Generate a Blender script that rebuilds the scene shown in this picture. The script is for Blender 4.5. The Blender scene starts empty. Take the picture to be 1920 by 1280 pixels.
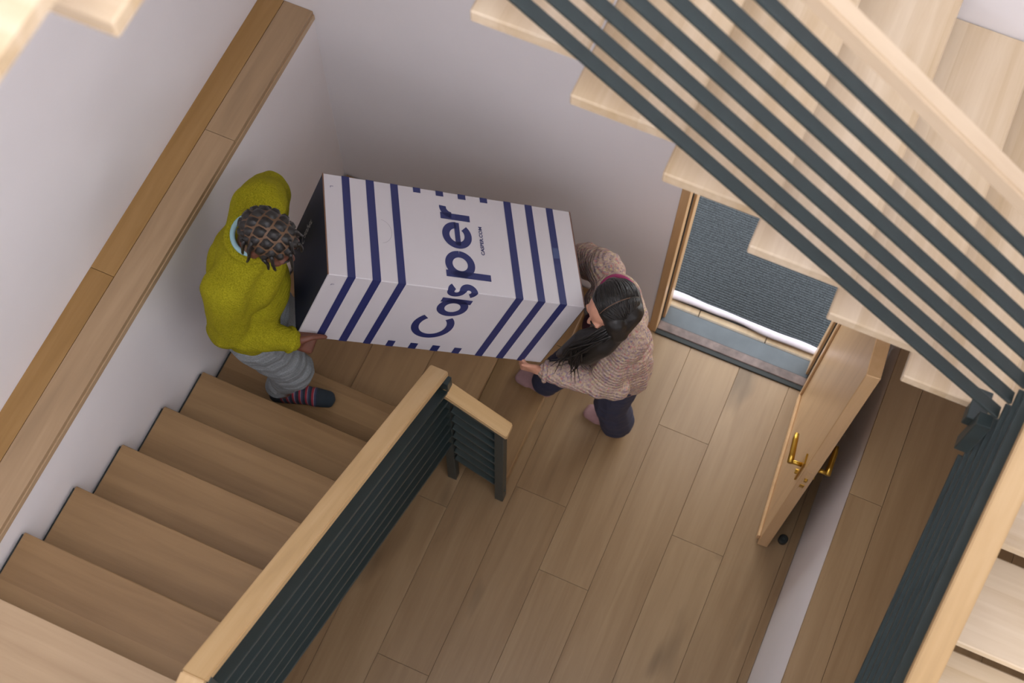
import bpy, bmesh, math, random
from mathutils import Vector, Matrix, Quaternion, noise
random.seed(7)
S = bpy.context.scene
COL = S.collection
D = bpy.data
V = Vector

# ------------------------------------------------------------------ camera
CAM_F = 2634.46                       # focal length in pixels of a 1920 px wide frame
cam_d = D.cameras.new('camera'); cam = D.objects.new('camera', cam_d); COL.objects.link(cam)
cam_d.sensor_width = 36.0; cam_d.lens = CAM_F / 1920 * 36.0
cam_d.clip_start = 0.05; cam_d.clip_end = 100
RIGHT = V((0.91507657, 0.40317164, 0.00935404)); DOWN = V((0.37387438, -0.83942946, -0.39443139)); FWD = V((-0.15117149, 0.36443216, -0.91887778))
m = Matrix((RIGHT, -DOWN, -FWD)).transposed().to_4x4(); m.translation = V((0.40727, -2.77346, 6.16051))
cam.matrix_world = m
cam_d.dof.use_dof = True; cam_d.dof.focus_distance = 5.0; cam_d.dof.aperture_fstop = 3.0
S.camera = cam
# ------------------------------------------------------------------ light
S.view_settings.view_transform = 'Standard'; S.view_settings.look = 'None'
S.view_settings.exposure = -0.1; S.view_settings.gamma = 1.0
W = D.worlds.new('overcast_sky'); S.world = W; W.use_nodes = True
W.node_tree.nodes['Background'].inputs[0].default_value = (0.95, 0.97, 1.0, 1)
W.node_tree.nodes['Background'].inputs[1].default_value = 3.6
def area(name, loc, direction, sx, sy, power, color):
    l = D.lights.new(name, 'AREA'); l.shape = 'RECTANGLE'; l.size = sx; l.size_y = sy; l.energy = power; l.color = color
    o = D.objects.new(name, l); COL.objects.link(o); o.location = loc
    o.rotation_euler = V(direction).to_track_quat('-Z', 'Y').to_euler(); return o
DAY = (0.90, 0.925, 1.0)
area('skylight_daylight', (0.35, -2.75, 8.25), (0, 0, -1), 2.6, 2.2, 26, DAY)
area('front_window_daylight', (0.2, -4.05, 5.7), (0, 1, -0.15), 3.0, 2.4, 48, DAY)
area('right_fill_light', (2.12, -2.7, 5.7), (-1, 0, -0.15), 2.2, 2.4, 98, DAY)  # unseen lamp added on the right to brighten the left walls
area('raised_floor_fill_light', (2.12, -2.3, 1.95), (-1, 0, -0.1), 1.6, 1.0, 24, DAY)  # added lamp, brightens the raised floor and left walls; no side room behind it

# ------------------------------------------------------------------ materials
def newmat(name):
    mt = D.materials.new(name); mt.use_nodes = True
    nt = mt.node_tree; return mt, nt, nt.nodes['Principled BSDF']
def N(nt, t, **k):
    n = nt.nodes.new(t)
    for a, b in k.items(): setattr(n, a, b)
    return n
def ramp(nt, fac, stops, interp='LINEAR'):
    r = N(nt, 'ShaderNodeValToRGB'); r.color_ramp.interpolation = interp
    el = r.color_ramp.elements
    while len(el) < len(stops): el.new(0.5)
    for e, (p, c) in zip(el, stops): e.position = p; e.color = (*c, 1)
    nt.links.new(fac, r.inputs[0]); return r.outputs[0]
def bump(nt, h, bsdf, strength=0.2, dist=0.002):
    b = N(nt, 'ShaderNodeBump'); b.inputs['Strength'].default_value = strength; b.inputs['Distance'].default_value = dist
    nt.links.new(h, b.inputs['Height']); nt.links.new(b.outputs[0], bsdf.inputs['Normal'])
def srgb(r, g, b):
    f = lambda c: (c/255/12.92 if c/255 <= 0.04045 else ((c/255+0.055)/1.055)**2.4)
    return (f(r), f(g), f(b))
def plain(name, col, rough=0.5, metal=0.0, noise=0.0, nscale=30, bumpst=0.0, spec=0.5):
    mt, nt, b = newmat(name)
    b.inputs['Roughness'].default_value = rough; b.inputs['Metallic'].default_value = metal; b.inputs['Specular IOR Level'].default_value = spec
    tc = N(nt, 'ShaderNodeTexCoord'); nz = N(nt, 'ShaderNodeTexNoise'); nz.inputs['Scale'].default_value = nscale; nz.inputs['Detail'].default_value = 5
    nt.links.new(tc.outputs['Object'], nz.inputs['Vector'])
    a = tuple(c*(1-noise) for c in col); c2 = tuple(min(1, c*(1+noise)) for c in col)
    nt.links.new(ramp(nt, nz.outputs['Fac'], [(0.3, a), (0.7, c2)]), b.inputs['Base Color'])
    if bumpst: bump(nt, nz.outputs['Fac'], b, bumpst)
    return mt
def wood(name, dark, light, rough=0.45, stave=0.0, vary=0.5, grain=1.0, knots=0.0, shift=0.12):
    """grain runs along the piece's own local X; tone differs from piece to piece"""
    mt, nt, b = newmat(name); b.inputs['Roughness'].default_value = rough
    tc = N(nt, 'ShaderNodeTexCoord'); oi = N(nt, 'ShaderNodeObjectInfo')
    off = N(nt, 'ShaderNodeVectorMath', operation='MULTIPLY_ADD')
    comb = N(nt, 'ShaderNodeCombineXYZ')
    for i in range(3): nt.links.new(oi.outputs['Random'], comb.inputs[i])
    nt.links.new(comb.outputs[0], off.inputs[0]); off.inputs[1].default_value = (37, 61, 23); nt.links.new(tc.outputs['Object'], off.inputs[2])
    mp = N(nt, 'ShaderNodeMapping'); mp.inputs['Scale'].default_value = (1.6, 26, 26); nt.links.new(off.outputs[0], mp.inputs[0])
    n1 = N(nt, 'ShaderNodeTexNoise'); n1.inputs['Scale'].default_value = 1.0; n1.inputs['Detail'].default_value = 6; n1.inputs['Roughness'].default_value = 0.6; n1.inputs['Distortion'].default_value = 0.6
    nt.links.new(mp.outputs[0], n1.inputs['Vector'])
    mp2 = N(nt, 'ShaderNodeMapping'); mp2.inputs['Scale'].default_value = (0.9, 6, 6); nt.links.new(off.outputs[0], mp2.inputs[0])
    n2 = N(nt, 'ShaderNodeTexNoise'); n2.inputs['Scale'].default_value = 1.3; n2.inputs['Detail'].default_value = 3; n2.inputs['Distortion'].default_value = 1.2
    nt.links.new(mp2.outputs[0], n2.inputs['Vector'])
    s1 = N(nt, 'ShaderNodeMath', operation='MULTIPLY_ADD'); nt.links.new(n1.outputs['Fac'], s1.inputs[0]); s1.inputs[1].default_value = 0.55*grain; 
    s0 = N(nt, 'ShaderNodeMath', operation='MULTIPLY'); nt.links.new(n2.outputs['Fac'], s0.inputs[0]); s0.inputs[1].default_value = 0.45
    nt.links.new(s0.outputs[0], s1.inputs[2])
    s2 = N(nt, 'ShaderNodeMath', operation='MULTIPLY_ADD'); nt.links.new(oi.outputs['Random'], s2.inputs[0]); s2.inputs[1].default_value = vary*0.5; nt.links.new(s1.outputs[0], s2.inputs[2])
    last = s2.outputs[0]
    if stave:
        sx = N(nt, 'ShaderNodeSeparateXYZ'); nt.links.new(tc.outputs['Object'], sx.inputs[0])
        dv = N(nt, 'ShaderNodeMath', operation='DIVIDE'); nt.links.new(sx.outputs['Y'], dv.inputs[0]); dv.inputs[1].default_value = stave
        ad = N(nt, 'ShaderNodeMath', operation='MULTIPLY_ADD'); nt.links.new(oi.outputs['Random'], ad.inputs[0]); ad.inputs[1].default_value = 91.0; nt.links.new(dv.outputs[0], ad.inputs[2])
        fl = N(nt, 'ShaderNodeMath', operation='FLOOR'); nt.links.new(ad.outputs[0], fl.inputs[0])
        wn = N(nt, 'ShaderNodeTexWhiteNoise', noise_dimensions='1D'); nt.links.new(fl.outputs[0], wn.inputs['W'])
        s3 = N(nt, 'ShaderNodeMath', operation='MULTIPLY_ADD'); nt.links.new(wn.outputs['Value'], s3.inputs[0]); s3.inputs[1].default_value = 0.26; nt.links.new(last, s3.inputs[2]); last = s3.outputs[0]
    lo = tuple(c*(1-shift*2) for c in dark)
    col = ramp(nt, last, [(0.25, lo), (0.5, dark), (0.95, light)])
    if knots:
        mp3 = N(nt, 'ShaderNodeMapping'); mp3.inputs['Scale'].default_value = (1.1, 3.4, 1); nt.links.new(off.outputs[0], mp3.inputs[0])
        n3 = N(nt, 'ShaderNodeTexNoise'); n3.inputs['Scale'].default_value = 1.5; n3.inputs['Detail'].default_value = 2.5; nt.links.new(mp3.outputs[0], n3.inputs['Vector'])
        kf = ramp(nt, n3.outputs['Fac'], [(0.60, (0, 0, 0)), (0.74, (knots, knots, knots))])
        mx = N(nt, 'ShaderNodeMix', data_type='RGBA'); nt.links.new(kf, mx.inputs[0]); nt.links.new(col, mx.inputs[6]); mx.inputs[7].default_value = (*[c*0.42 for c in dark], 1)
        col = mx.outputs[2]
    nt.links.new(col, b.inputs['Base Color'])
    bump(nt, n1.outputs['Fac'], b, 0.06)
    return mt
M = {}
M['wall'] = plain('white_wall_paint', srgb(243, 239, 240), 0.7, noise=0.012, nscale=3, spec=0.2)
M['floor'] = wood('smoked_oak_floor', srgb(138, 111, 79), srgb(164, 138, 104), 0.34, knots=0.7, vary=0.45, grain=1.15, shift=0.2)
M['gap'] = plain('dark_joint', srgb(84, 66, 49), 0.9)
M['tread_low'] = wood('oak_tread', srgb(133, 102, 66), srgb(160, 127, 87), 0.42, stave=0.09, vary=0.35, grain=1.2, shift=0.22)
M['tread_up'] = wood('pale_oak_tread_sheen', srgb(206, 180, 144), srgb(232, 212, 184), 0.27, stave=0.048, vary=0.25)  # pale oak, paled further: the sheen on the treads is in the colour
M['rail'] = wood('oak_handrail', srgb(200, 165, 116), srgb(224, 194, 148), 0.36, vary=0.2)
M['rail_sheen'] = wood('oak_handrail_sheen', srgb(204, 180, 150), srgb(224, 204, 176), 0.34, vary=0.2)  # lighter copy of the handrail oak, sheen painted into the colour
M['ledge'] = wood('oak_ledge', srgb(172, 143, 109), srgb(198, 169, 134), 0.42, vary=0.6)
M['ledge_gold'] = wood('golden_oak_ledge', srgb(160, 122, 70), srgb(188, 150, 98), 0.42, vary=0.4)
M['doorwood'] = wood('oak_door', srgb(204, 166, 120), srgb(224, 190, 148), 0.33, vary=0.15)
M['metal'] = plain('dark_green_steel', srgb(46, 57, 57), 0.40, noise=0.08, nscale=20, spec=0.45)
M['brass'] = plain('brushed_brass', srgb(196, 158, 70), 0.3, 1.0)
M['rubber'] = plain('black_rubber', srgb(30, 36, 36), 0.6)
M['sill'] = plain('grey_metal_sill', srgb(80, 88, 94), 0.5, noise=0.12, nscale=14)
M['sillworn'] = plain('worn_brown_sill', srgb(110, 96, 92), 0.6, noise=0.35, nscale=26)
M['seal'] = plain('dark_seal', srgb(40, 38, 36), 0.7)

# ------------------------------------------------------------------ helpers
def thing(name, label, cat, loc, group=None):
    o = D.objects.new(name, None); COL.objects.link(o); o.location = loc; o.empty_display_size = 0.1
    o['label'] = label; o['category'] = cat
    if group: o['group'] = group
    return o
def tag(o, label=None, cat=None, group=None, kind=None):
    if label: o['label'] = label
    if cat: o['category'] = cat
    if group: o['group'] = group
    if kind: o['kind'] = kind
    return o
WM = {}
def world_m(o):
    return WM[o.name] if o.name in WM else Matrix.Translation(V(o.location))
def link(name, me, mat, parent=None, mw=Matrix.Identity(4), smooth=False):
    """mw: world matrix of the new object"""
    o = D.objects.new(name, me); COL.objects.link(o); WM[o.name] = mw.copy()
    if mat is not None and not me.materials: me.materials.append(mat)
    if smooth:
        for p in me.polygons: p.use_smooth = True
    if parent is not None:
        o.parent = parent; mw = world_m(parent).inverted() @ mw
    o.matrix_basis = mw
    return o
def bm_mesh(bm, name='mesh'):
    me = D.meshes.new(name); bm.normal_update(); bm.to_mesh(me); bm.free(); return me
def box_bm(sx, sy, sz, bevel=0.0, bm=None, c=(0, 0, 0)):
    own = bm is None
    if own: bm = bmesh.new()
    r = bmesh.ops.create_cube(bm, size=1.0, matrix=Matrix.Translation(c) @ Matrix.Diagonal((sx, sy, sz, 1)))
    if bevel:
        es = list({e for v in r['verts'] for e in v.link_edges})
        bmesh.ops.bevel(bm, geom=es, offset=bevel, segments=1, affect='EDGES')
    return bm
def box(name, lo, hi, mat, parent=None, bevel=0.0, along='X'):
    """axis-aligned box between two world corners; its grain (local X) runs along the given axis"""
    lo, hi = V(lo), V(hi); c = (lo+hi)/2; s = hi-lo
    if along == 'X': R = Matrix.Identity(4); sz = (s.x, s.y, s.z)
    elif along == 'Y': R = Matrix.Rotation(math.pi/2, 4, 'Z'); sz = (s.y, s.x, s.z)
    else: R = Matrix.Rotation(-math.pi/2, 4, 'Y'); sz = (s.z, s.y, s.x)
    return link(name, bm_mesh(box_bm(*sz, bevel)), mat, parent, Matrix.Translation(c) @ R)
def boxes(name, lst, mat, parent=None, origin=None):
    """several boxes of ONE thing in one mesh (walls around an opening and the like)"""
    o = V(origin) if origin else (V(lst[0][0])+V(lst[0][1]))/2
    bm = bmesh.new()
    for lo, hi in lst:
        lo, hi = V(lo), V(hi); s = hi-lo; box_bm(s.x, s.y, s.z, 0, bm, (lo+hi)/2-o)
    return link(name, bm_mesh(bm), mat, parent, Matrix.Translation(o))
def beam(name, p, q, w, t, mat, parent=None, bevel=0.002, side=None, ext=0.0):
    """straight bar from p to q: w wide (sideways, horizontal), t thick (upwards)"""
    p, q = V(p), V(q); x = (q-p).normalized(); y = V(side) if side else V((0, 0, 1)).cross(x)
    y = (y - x*y.dot(x)).normalized(); z = x.cross(y)
    L = (q-p).length + 2*ext
    mw = Matrix((x, y, z)).transposed().to_4x4(); mw.translation = (p+q)/2
    return link(name, bm_mesh(box_bm(L, w, t, bevel)), mat, parent, mw)
def plumb_beam(name, p, q, w, t, mat, parent=None, bevel=0.003):
    """sloping rail whose ends are cut plumb; grain along its run. p,q: centres of the top face ends"""
    p, q = V(p), V(q); h = V((q.x-p.x, q.y-p.y, 0)); L = h.length; x = h.normalized(); y = V((0, 0, 1)).cross(x)
    dz = q.z-p.z; c = (p+q)/2
    d = (q-p).normalized(); n = d.cross(y)
    if n.z < 0: n = -n
    R = Matrix((d, y, n)).transposed(); Ri = R.transposed()
    tv = t / n.z
    vs = []
    for s, end in ((-1, p), (1, q)):
        for yy in (-w/2, w/2):
            for zz in (0, -tv):
                vs.append(Ri @ (end + y*yy + V((0, 0, zz)) - c))
    f = [(0, 1, 3, 2), (4, 6, 7, 5), (0, 4, 5, 1), (2, 3, 7, 6), (0, 2, 6, 4), (1, 5, 7, 3)]
    bm = bmesh.new(); bv = [bm.verts.new(v) for v in vs]
    for a in f: bm.faces.new([bv[i] for i in a])
    bmesh.ops.recalc_face_normals(bm, faces=bm.faces)
    if bevel: bmesh.ops.bevel(bm, geom=list(bm.edges), offset=bevel, segments=2, affect='EDGES')
    mw = R.to_4x4(); mw.translation = c
    return link(name, bm_mesh(bm), mat, parent, mw)
def tube_bm(pts, rad, bm, seg=8, cap=True):
    pts = [V(p) for p in pts]; n = len(pts)
    rads = rad if isinstance(rad, (list, tuple)) else [rad]*n
    rings = []; prev = None
    for i, p in enumerate(pts):
        d = (pts[min(i+1, n-1)] - pts[max(i-1, 0)]).normalized()
        if prev is None: a = d.orthogonal().normalized()
        else: a = (prev - d*prev.dot(d)).normalized()
        prev = a; b = d.cross(a)
        rings.append([bm.verts.new(p + (a*math.cos(2*math.pi*k/seg) + b*math.sin(2*math.pi*k/seg))*rads[i]) for k in range(seg)])
    for i in range(n-1):
        for k in range(seg): bm.faces.new((rings[i][k], rings[i][(k+1) % seg], rings[i+1][(k+1) % seg], rings[i+1][k]))
    if cap: bm.faces.new(rings[0][::-1]); bm.faces.new(rings[-1])
    return bm
def tube(name, pts, rad, mat, parent=None, seg=8, origin=None):
    o = V(origin) if origin else V(pts[0])
    bm = bmesh.new(); tube_bm([V(p)-o for p in pts], rad, bm, seg)
    return link(name, bm_mesh(bm), mat, parent, Matrix.Translation(o), smooth=True)

# ------------------------------------------------------------------ the setting
R_ = 0.1825                 # riser
XL, XLU = -1.622, -1.842    # lower / upper left wall faces
LEDGE = 1.613
XR, YF, TOP = 2.15, -4.1, 8.4
DW, DH = 0.7457, 2.075      # door opening
base = box('floor', (XL-0.3, YF-0.2, -0.16), (XR+0.2, 0.0, -0.022), M['gap']); tag(base, 'hall floor of wide oak planks in front of the door', kind='structure')
cols = [-1.62, -1.283, -1.037, -0.791, -0.546, -0.300, -0.051, 0.187, 0.435, 0.682, 0.93, 0.971]
joints = {4: [-1.918], 5: [-0.98, -2.62], 6: [-1.293], 7: [-0.436, -2.2], 8: [-0.905, -2.9], 9: [-1.62], 3: [-1.2, -2.6], 2: [-1.7], 1: [-0.9, -2.5], 0: [-1.5]}
for i in range(len(cols)-1):
    ys = [0.0] + joints.get(i, [-1.4]) + [YF]
    for a, b in zip(ys[1:], ys[:-1]):
        box('plank', (cols[i]+0.0006, a+0.0006, -0.022), (cols[i+1]-0.0006, b-0.0006, 0.0), M['floor'], base, 0.0007, along='Y')
wl = boxes('wall_left', [((XL-0.5, YF, -0.15), (XL, 0, LEDGE-0.045))], M['wall']); tag(wl, 'white lower left wall beside the stair treads', kind='structure')
wlu = boxes('wall_left_upper', [((XLU-0.3, YF, LEDGE-0.045), (XLU, 0.2, TOP))], M['wall']); tag(wlu, 'white upper left wall above the wooden ledge', kind='structure')
wb = boxes('wall_back', [((XLU-0.3, 0, -0.15), (-0.036, 0.16, TOP)), ((-0.036, 0, DH+0.036), (DW+0.036, 0.16, TOP)), ((DW+0.036, 0, -0.15), (XR+0.2, 0.16, TOP))], M['wall']); tag(wb, 'white back wall with the open front door', kind='structure')
wr = boxes('wall_right', [((XR, YF, -0.15), (XR+0.2, 0.0, TOP))], M['wall']); tag(wr, 'white wall right of the stairwell', kind='structure')
wf = boxes('wall_front', [((XLU-0.3, YF-0.2, -0.15), (XR+0.2, YF, TOP))], M['wall']); tag(wf, 'white wall behind the viewer', kind='structure')
ce = boxes('ceiling', [((XLU-0.3, YF-0.2, TOP), (XR+0.2, YF+0.25, TOP+0.15)), ((XLU-0.3, -1.65, TOP), (XR+0.2, 0.2, TOP+0.15)), ((XLU-0.3, YF+0.25, TOP), (-0.95, -1.65, TOP+0.15)), ((1.65, YF+0.25, TOP), (XR+0.2, -1.65, TOP+0.15))], M['wall']); tag(ce, 'white ceiling around the skylight', kind='structure')
# ledge on the left wall: two runs of planks and a front edge
tr = D.objects.new('trim_1', None); COL.objects.link(tr); tr.location = (XL-0.11, -2, LEDGE-0.045); tag(tr, 'oak capped ledge running along the left wall', kind='structure')
JX = -1.745
for a, b in ((YF, -1.32), (-1.32, 0)): box('plank', (XLU, a+0.0008, LEDGE-0.022), (JX-0.001, b-0.0008, LEDGE), M['ledge_gold'], tr, 0.001, 'Y')
for a, b in ((YF, -2.9), (-2.9, -0.645), (-0.645, 0)): box('plank', (JX+0.001, a+0.0008, LEDGE-0.022), (XL+0.002, b-0.0008, LEDGE), M['ledge'], tr, 0.001, 'Y')
box('edge_board', (XL-0.02, YF, LEDGE-0.05), (XL+0.006, 0, LEDGE-0.0225), M['ledge'], tr, 0.001, 'Y')
bb = box('baseboard_back', (-0.30, -0.012, 0.0), (-0.036, 0.0, 0.07), M['doorwood'], None, 0.002); tag(bb, 'low oak skirting between stair and door', kind='structure')
# low white wall with a raised planked floor behind it
XH, ZH = 0.972, 1.2
hw = boxes('wall_low', [((XH, YF, -0.15), (XH+0.12, 0.0, ZH-0.022))], M['wall']); tag(hw, 'low white wall right of the hall, below the raised floor', kind='structure')
fr = boxes('floor_raised', [((XH+0.12, YF, ZH-0.2), (XR, 0, ZH-0.022))], M['gap']); tag(fr, 'raised oak plank floor beyond the low white wall', kind='structure')
rc = [XH-0.002, 1.097, 1.345, 1.59, 1.84, XR]
rj = {0: [-0.857, -2.4], 1: [-1.9], 2: [-1.0, -2.9], 3: [-1.6], 4: [-2.2]}
for i in range(len(rc)-1):
    ys = [0.0] + rj[i] + [YF]
    for a, b in zip(ys[1:], ys[:-1]):
        box('plank', (rc[i]+0.0006, a+0.0006, ZH-0.022), (rc[i+1]-0.0006, b-0.0006, ZH), M['floor'], fr, 0.0007, 'Y')

# ------------------------------------------------------------------ front door
dr = D.objects.new('door_1', None); COL.objects.link(dr); dr.location = (DW/2, 0, 0); tag(dr, 'open oak front door with brass lever handles', kind='structure')
for s, x0 in ((1, 0.0), (-1, DW)):
    box('jamb', (min(x0, x0-s*0.036), -0.006, 0), (max(x0, x0-s*0.036), 0.062, DH+0.03), M['doorwood'], dr, 0.002, 'Z')
    box('seal', (min(x0-s*0.012, x0+s*0.004), 0.062, 0), (max(x0-s*0.012, x0+s*0.004), 0.078, DH), M['seal'], dr, 0, 'Z')
    box('jamb', (min(x0+s*0.016, x0-s*0.036), 0.078, 0), (max(x0+s*0.016, x0-s*0.036), 0.16, DH+0.03), M['doorwood'], dr, 0.002, 'Z')
box('lintel', (-0.036, -0.006, DH), (DW+0.036, 0.16, DH+0.036), M['doorwood'], dr, 0.002, 'X')
box('threshold', (0, -0.012, -0.02), (DW, 0.012, 0.010), M['rubber'], dr, 0.002, 'X')
box('threshold', (0, 0.012, -0.02), (DW, 0.058, 0.014), M['sillworn'], dr, 0.003, 'X')
box('threshold', (0.0, 0.058, -0.02), (DW, 0.148, 0.010), M['sill'], dr, 0.002, 'X')
# leaf: hinged on the right jamb, swung into the hall
H0 = V((0.7452, -0.030, 0)); H1 = V((0.7992, -0.7936, 0))
ld = (H1-H0).normalized(); ln = V((-ld.y, ld.x, 0))      # ln points to +X (closed-outside face)
if ln.x < 0: ln = -ln
LW = (H1-H0).length; LT = 0.048; LH = 2.051
mw = Matrix((V((0, 0, 1)), ld, V((0, 0, 1)).cross(ld))).transposed().to_4x4()
sgn = 1 if V((0, 0, 1)).cross(ld).dot(ln) > 0 else -1
def leaf_box(name, a0, a1, n0, n1, z0, z1, mat, parent, bev=0.002):
    c = H0 + ld*((a0+a1)/2) + ln*((n0+n1)/2) + V((0, 0, (z0+z1)/2)); w = mw.copy(); w.translation = c
    return link(name, bm_mesh(box_bm(z1-z0, a1-a0, n1-n0, bev)), mat, parent, w)
leaf = leaf_box('door_leaf', 0, LW, 0, LT, 0.012, LH, M['doorwood'], dr, 0.003)
leaf_box('drip_rail', 0.03, LW-0.02, -0.014, 0.0, 0.02, 0.075, M['doorwood'], leaf, 0.003)
leaf_box('rebate_strip', 0.0, 0.03, -0.010, 0.0, 0.012, LH-0.01, M['doorwood'], leaf, 0.002)
leaf_box('lock_plate', LW-0.0005, LW+0.0015, 0.014, 0.034, 0.86, 1.08, M['doorwood'], leaf, 0.0004)
leaf_box('latch_bolt', LW, LW+0.012, 0.018, 0.030, 0.985, 1.005, M['brass'], leaf, 0.002)
leaf_box('dead_bolt', LW, LW+0.004, 0.015, 0.033, 0.90, 0.93, M['brass'], leaf, 0.001)
for s, n0 in ((-1, 0.0), (1, LT)):
    c = H0 + ld*(LW-0.055) + ln*(n0) + V((0, 0, 0.985))
    bm = bmesh.new()
    o = c
    box_pts = [(0.012, 0.0)]
    tube_bm([V((0, 0, 0)), ln*s*0.055], 0.009, bm, 10)
    tube_bm([ln*s*0.050 + ld*0.008, ln*s*0.052 - ld*0.03, ln*s*0.056 - ld*0.09, ln*s*0.056 - ld*0.118], [0.0125, 0.012, 0.0115, 0.009], bm, 10)
    hd = link('lever_handle', bm_mesh(bm), M['brass'], leaf, Matrix.Translation(o), smooth=True)
    a = LW-0.055
    leaf_box('handle_plate', a-0.022, a+0.022, min(n0, n0+s*0.007), max(n0, n0+s*0.007), 0.86, 1.06, M['brass'], leaf, 0.001)
    bm = bmesh.new(); tube_bm([V((0, 0, 0)), ln*s*0.016], 0.011, bm, 10)
    link('lock_cylinder', bm_mesh(bm), M['brass'], leaf, Matrix.Translation(H0 + ld*a + ln*n0 + V((0, 0, 0.90))), smooth=False)
# porch beyond the sill
pf = boxes('floor_porch', [((-1.2, 0.16, -0.16), (2.2, 2.6, -0.022))], M['gap']); tag(pf, 'pale plank porch floor outside the door', kind='structure')
M['porch'] = wood('pale_porch_oak', srgb(176, 152, 120), srgb(200, 180, 150), 0.5, vary=0.4)
x = -1.2
while x < 2.2:
    box('plank', (x+0.002, 0.162, -0.022), (min(x+0.34, 2.2)-0.002, 2.6, 0.0), M['porch'], pf, 0.001, 'Y'); x += 0.34
# ribbed mat
mt, nt, b = newmat('ribbed_mat'); b.inputs['Roughness'].default_value = 0.95; b.inputs['Specular IOR Level'].default_value = 0.1
tc = N(nt, 'ShaderNodeTexCoord'); nz = N(nt, 'ShaderNodeTexNoise'); nz.inputs['Scale'].default_value = 420; nz.inputs['Detail'].default_value = 2; nt.links.new(tc.outputs['Object'], nz.inputs['Vector'])
nt.links.new(ramp(nt, nz.outputs['Fac'], [(0.35, srgb(28, 31, 33)), (0.65, srgb(92, 98, 102))]), b.inputs['Base Color']); bump(nt, nz.outputs['Fac'], b, 0.4)
M['mat'] = mt
bm = bmesh.new(); y = 0.19; k = 0; w2 = 0.95; prof = []
while y < 1.5:
    prof += [(y, 0.004), (y+0.0035, 0.0085), (y+0.0075, 0.0085), (y+0.011, 0.004)]; y += 0.013
vs = [[bm.verts.new((sx*w2-0.0, p[0]-0.8, p[1])) for sx in (-1, 1)] for p in prof]
for a, c in zip(vs, vs[1:]): bm.faces.new((a[0], a[1], c[1], c[0]))
bt = [bm.verts.new((sx*w2, yy-0.8, 0.0)) for sx, yy in ((-1, prof[0][0]), (1, prof[0][0]), (1, prof[-1][0]), (-1, prof[-1][0]))]
bm.faces.new((bt[0], bt[1], vs[0][1], vs[0][0])); bm.faces.new((bt[2], bt[3], vs[-1][0], vs[-1][1])); bm.faces.new(bt[::-1])
bmesh.ops.recalc_face_normals(bm, faces=bm.faces)
ma = link('door_mat', bm_mesh(bm), M['mat'], None, Matrix.Translation((0.45, 0.8, 0.0005))); tag(ma, 'dark grey ribbed mat lying outside the open door', 'mat')
# white cloth rolled along the mat's edge
M['cloth'] = plain('white_cloth', srgb(196, 190, 198), 0.85, noise=0.04, nscale=40, bumpst=0.3)
pts = []; rr = []
for i in range(34):
    t = i/33; xx = -0.02 + 0.80*t; pts.append((xx, 0.205+0.003*math.sin(3.1*t*2)+0.0015*math.sin(17*t), 0.022)); rr.append(0.015+0.002*math.sin(9*t+1)+0.001*math.sin(23*t))
bm = bmesh.new(); o = V((0.37, 0.205, 0.0)); tube_bm([V(p)-o for p in pts], rr, bm, 10)
for v in bm.verts: v.co.z = max(0.0095, 0.009 + (v.co.z-0.009)*0.75); v.co.y *= 1.25
cl = link('white_towel', bm_mesh(bm), M['cloth'], None, Matrix.Translation(o), smooth=True); tag(cl, 'white towel rolled along the near edge of the dark mat', 'towel')
# door stop
ds = thing('door_stop', 'small round black door stop on the floor behind the open door', 'door stop', (0.90, -0.727, 0))
bm = bmesh.new(); tube_bm([(0, 0, 0), (0, 0, 0.03), (0, 0, 0.034)], [0.021, 0.021, 0.016], bm, 20); link('rubber_buffer', bm_mesh(bm), M['rubber'], ds, Matrix.Translation((0.90, -0.727, 0)))
bm = bmesh.new(); tube_bm([(0, 0, 0.033), (0, 0, 0.036)], [0.006, 0.005], bm, 10); link('screw', bm_mesh(bm), M['metal'], ds, Matrix.Translation((0.90, -0.727, 0)))

# ------------------------------------------------------------------ stairs
G = 0.2431; TT = 0.04
XT0, XT1 = -1.606, -0.612     # tread ends of the flight along the left wall
fa = thing('entry_steps', 'first low oak steps and corner landing rising from the hall floor', 'stairs', (-0.9, -0.5, 0))
box('tread', (-0.60, -1.022, R_-TT), (-0.331, -0.008, R_), M['tread_low'], fa, 0.003, 'Y')
box('riser', (-0.365, -1.02, 0.0), (-0.345, -0.01, R_-TT), M['tread_low'], fa, 0, 'Y')
box('riser', (-0.606, -1.02, R_), (-0.600, -0.01, 2*R_-TT), M['rubber'], fa, 0, 'Y')  # dark sheet standing in for the shade in the open riser
lx = [XT0, -1.36, -1.11, -0.845, -0.575]
for i in range(4): box('landing_plank', (lx[i]+0.0006, -1.022, 2*R_-TT), (lx[i+1]-0.0006, -0.008, 2*R_), M['tread_low'], fa, 0.0015, 'Y')
box('support_post', (-1.50, -0.9, 0), (-1.40, -0.15, 2*R_-TT), M['metal'], fa)
box('support_post', (-0.75, -0.9, 0), (-0.69, -0.15, 2*R_-TT), M['metal'], fa)
fd = thing('stair_flight', 'lower oak stair flight along the white left wall under the man', 'stairs', (-1.1, -1.8, 0))
YT = [-1.024-G*k for k in range(7)]
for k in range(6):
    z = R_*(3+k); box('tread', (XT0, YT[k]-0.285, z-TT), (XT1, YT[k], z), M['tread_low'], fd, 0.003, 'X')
    box('gap_shade_strip', (XL+0.001, YT[k]-0.24, z-0.08), (XT0-0.001, YT[k]-0.006, z-0.026), M['metal'], fd, 0, 'Y')  # dark strip filling the wall gap, painted stand-in for its shade
    box('riser', (XT0+0.03, YT[k]-0.045, z-R_), (XT1-0.02, YT[k]-0.025, z-TT), M['tread_low'], fd, 0, 'X')
z = R_*9
ys = [YT[6], YT[6]-0.25, YT[6]-0.5, YT[6]-0.75, YF+0.55]
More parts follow.
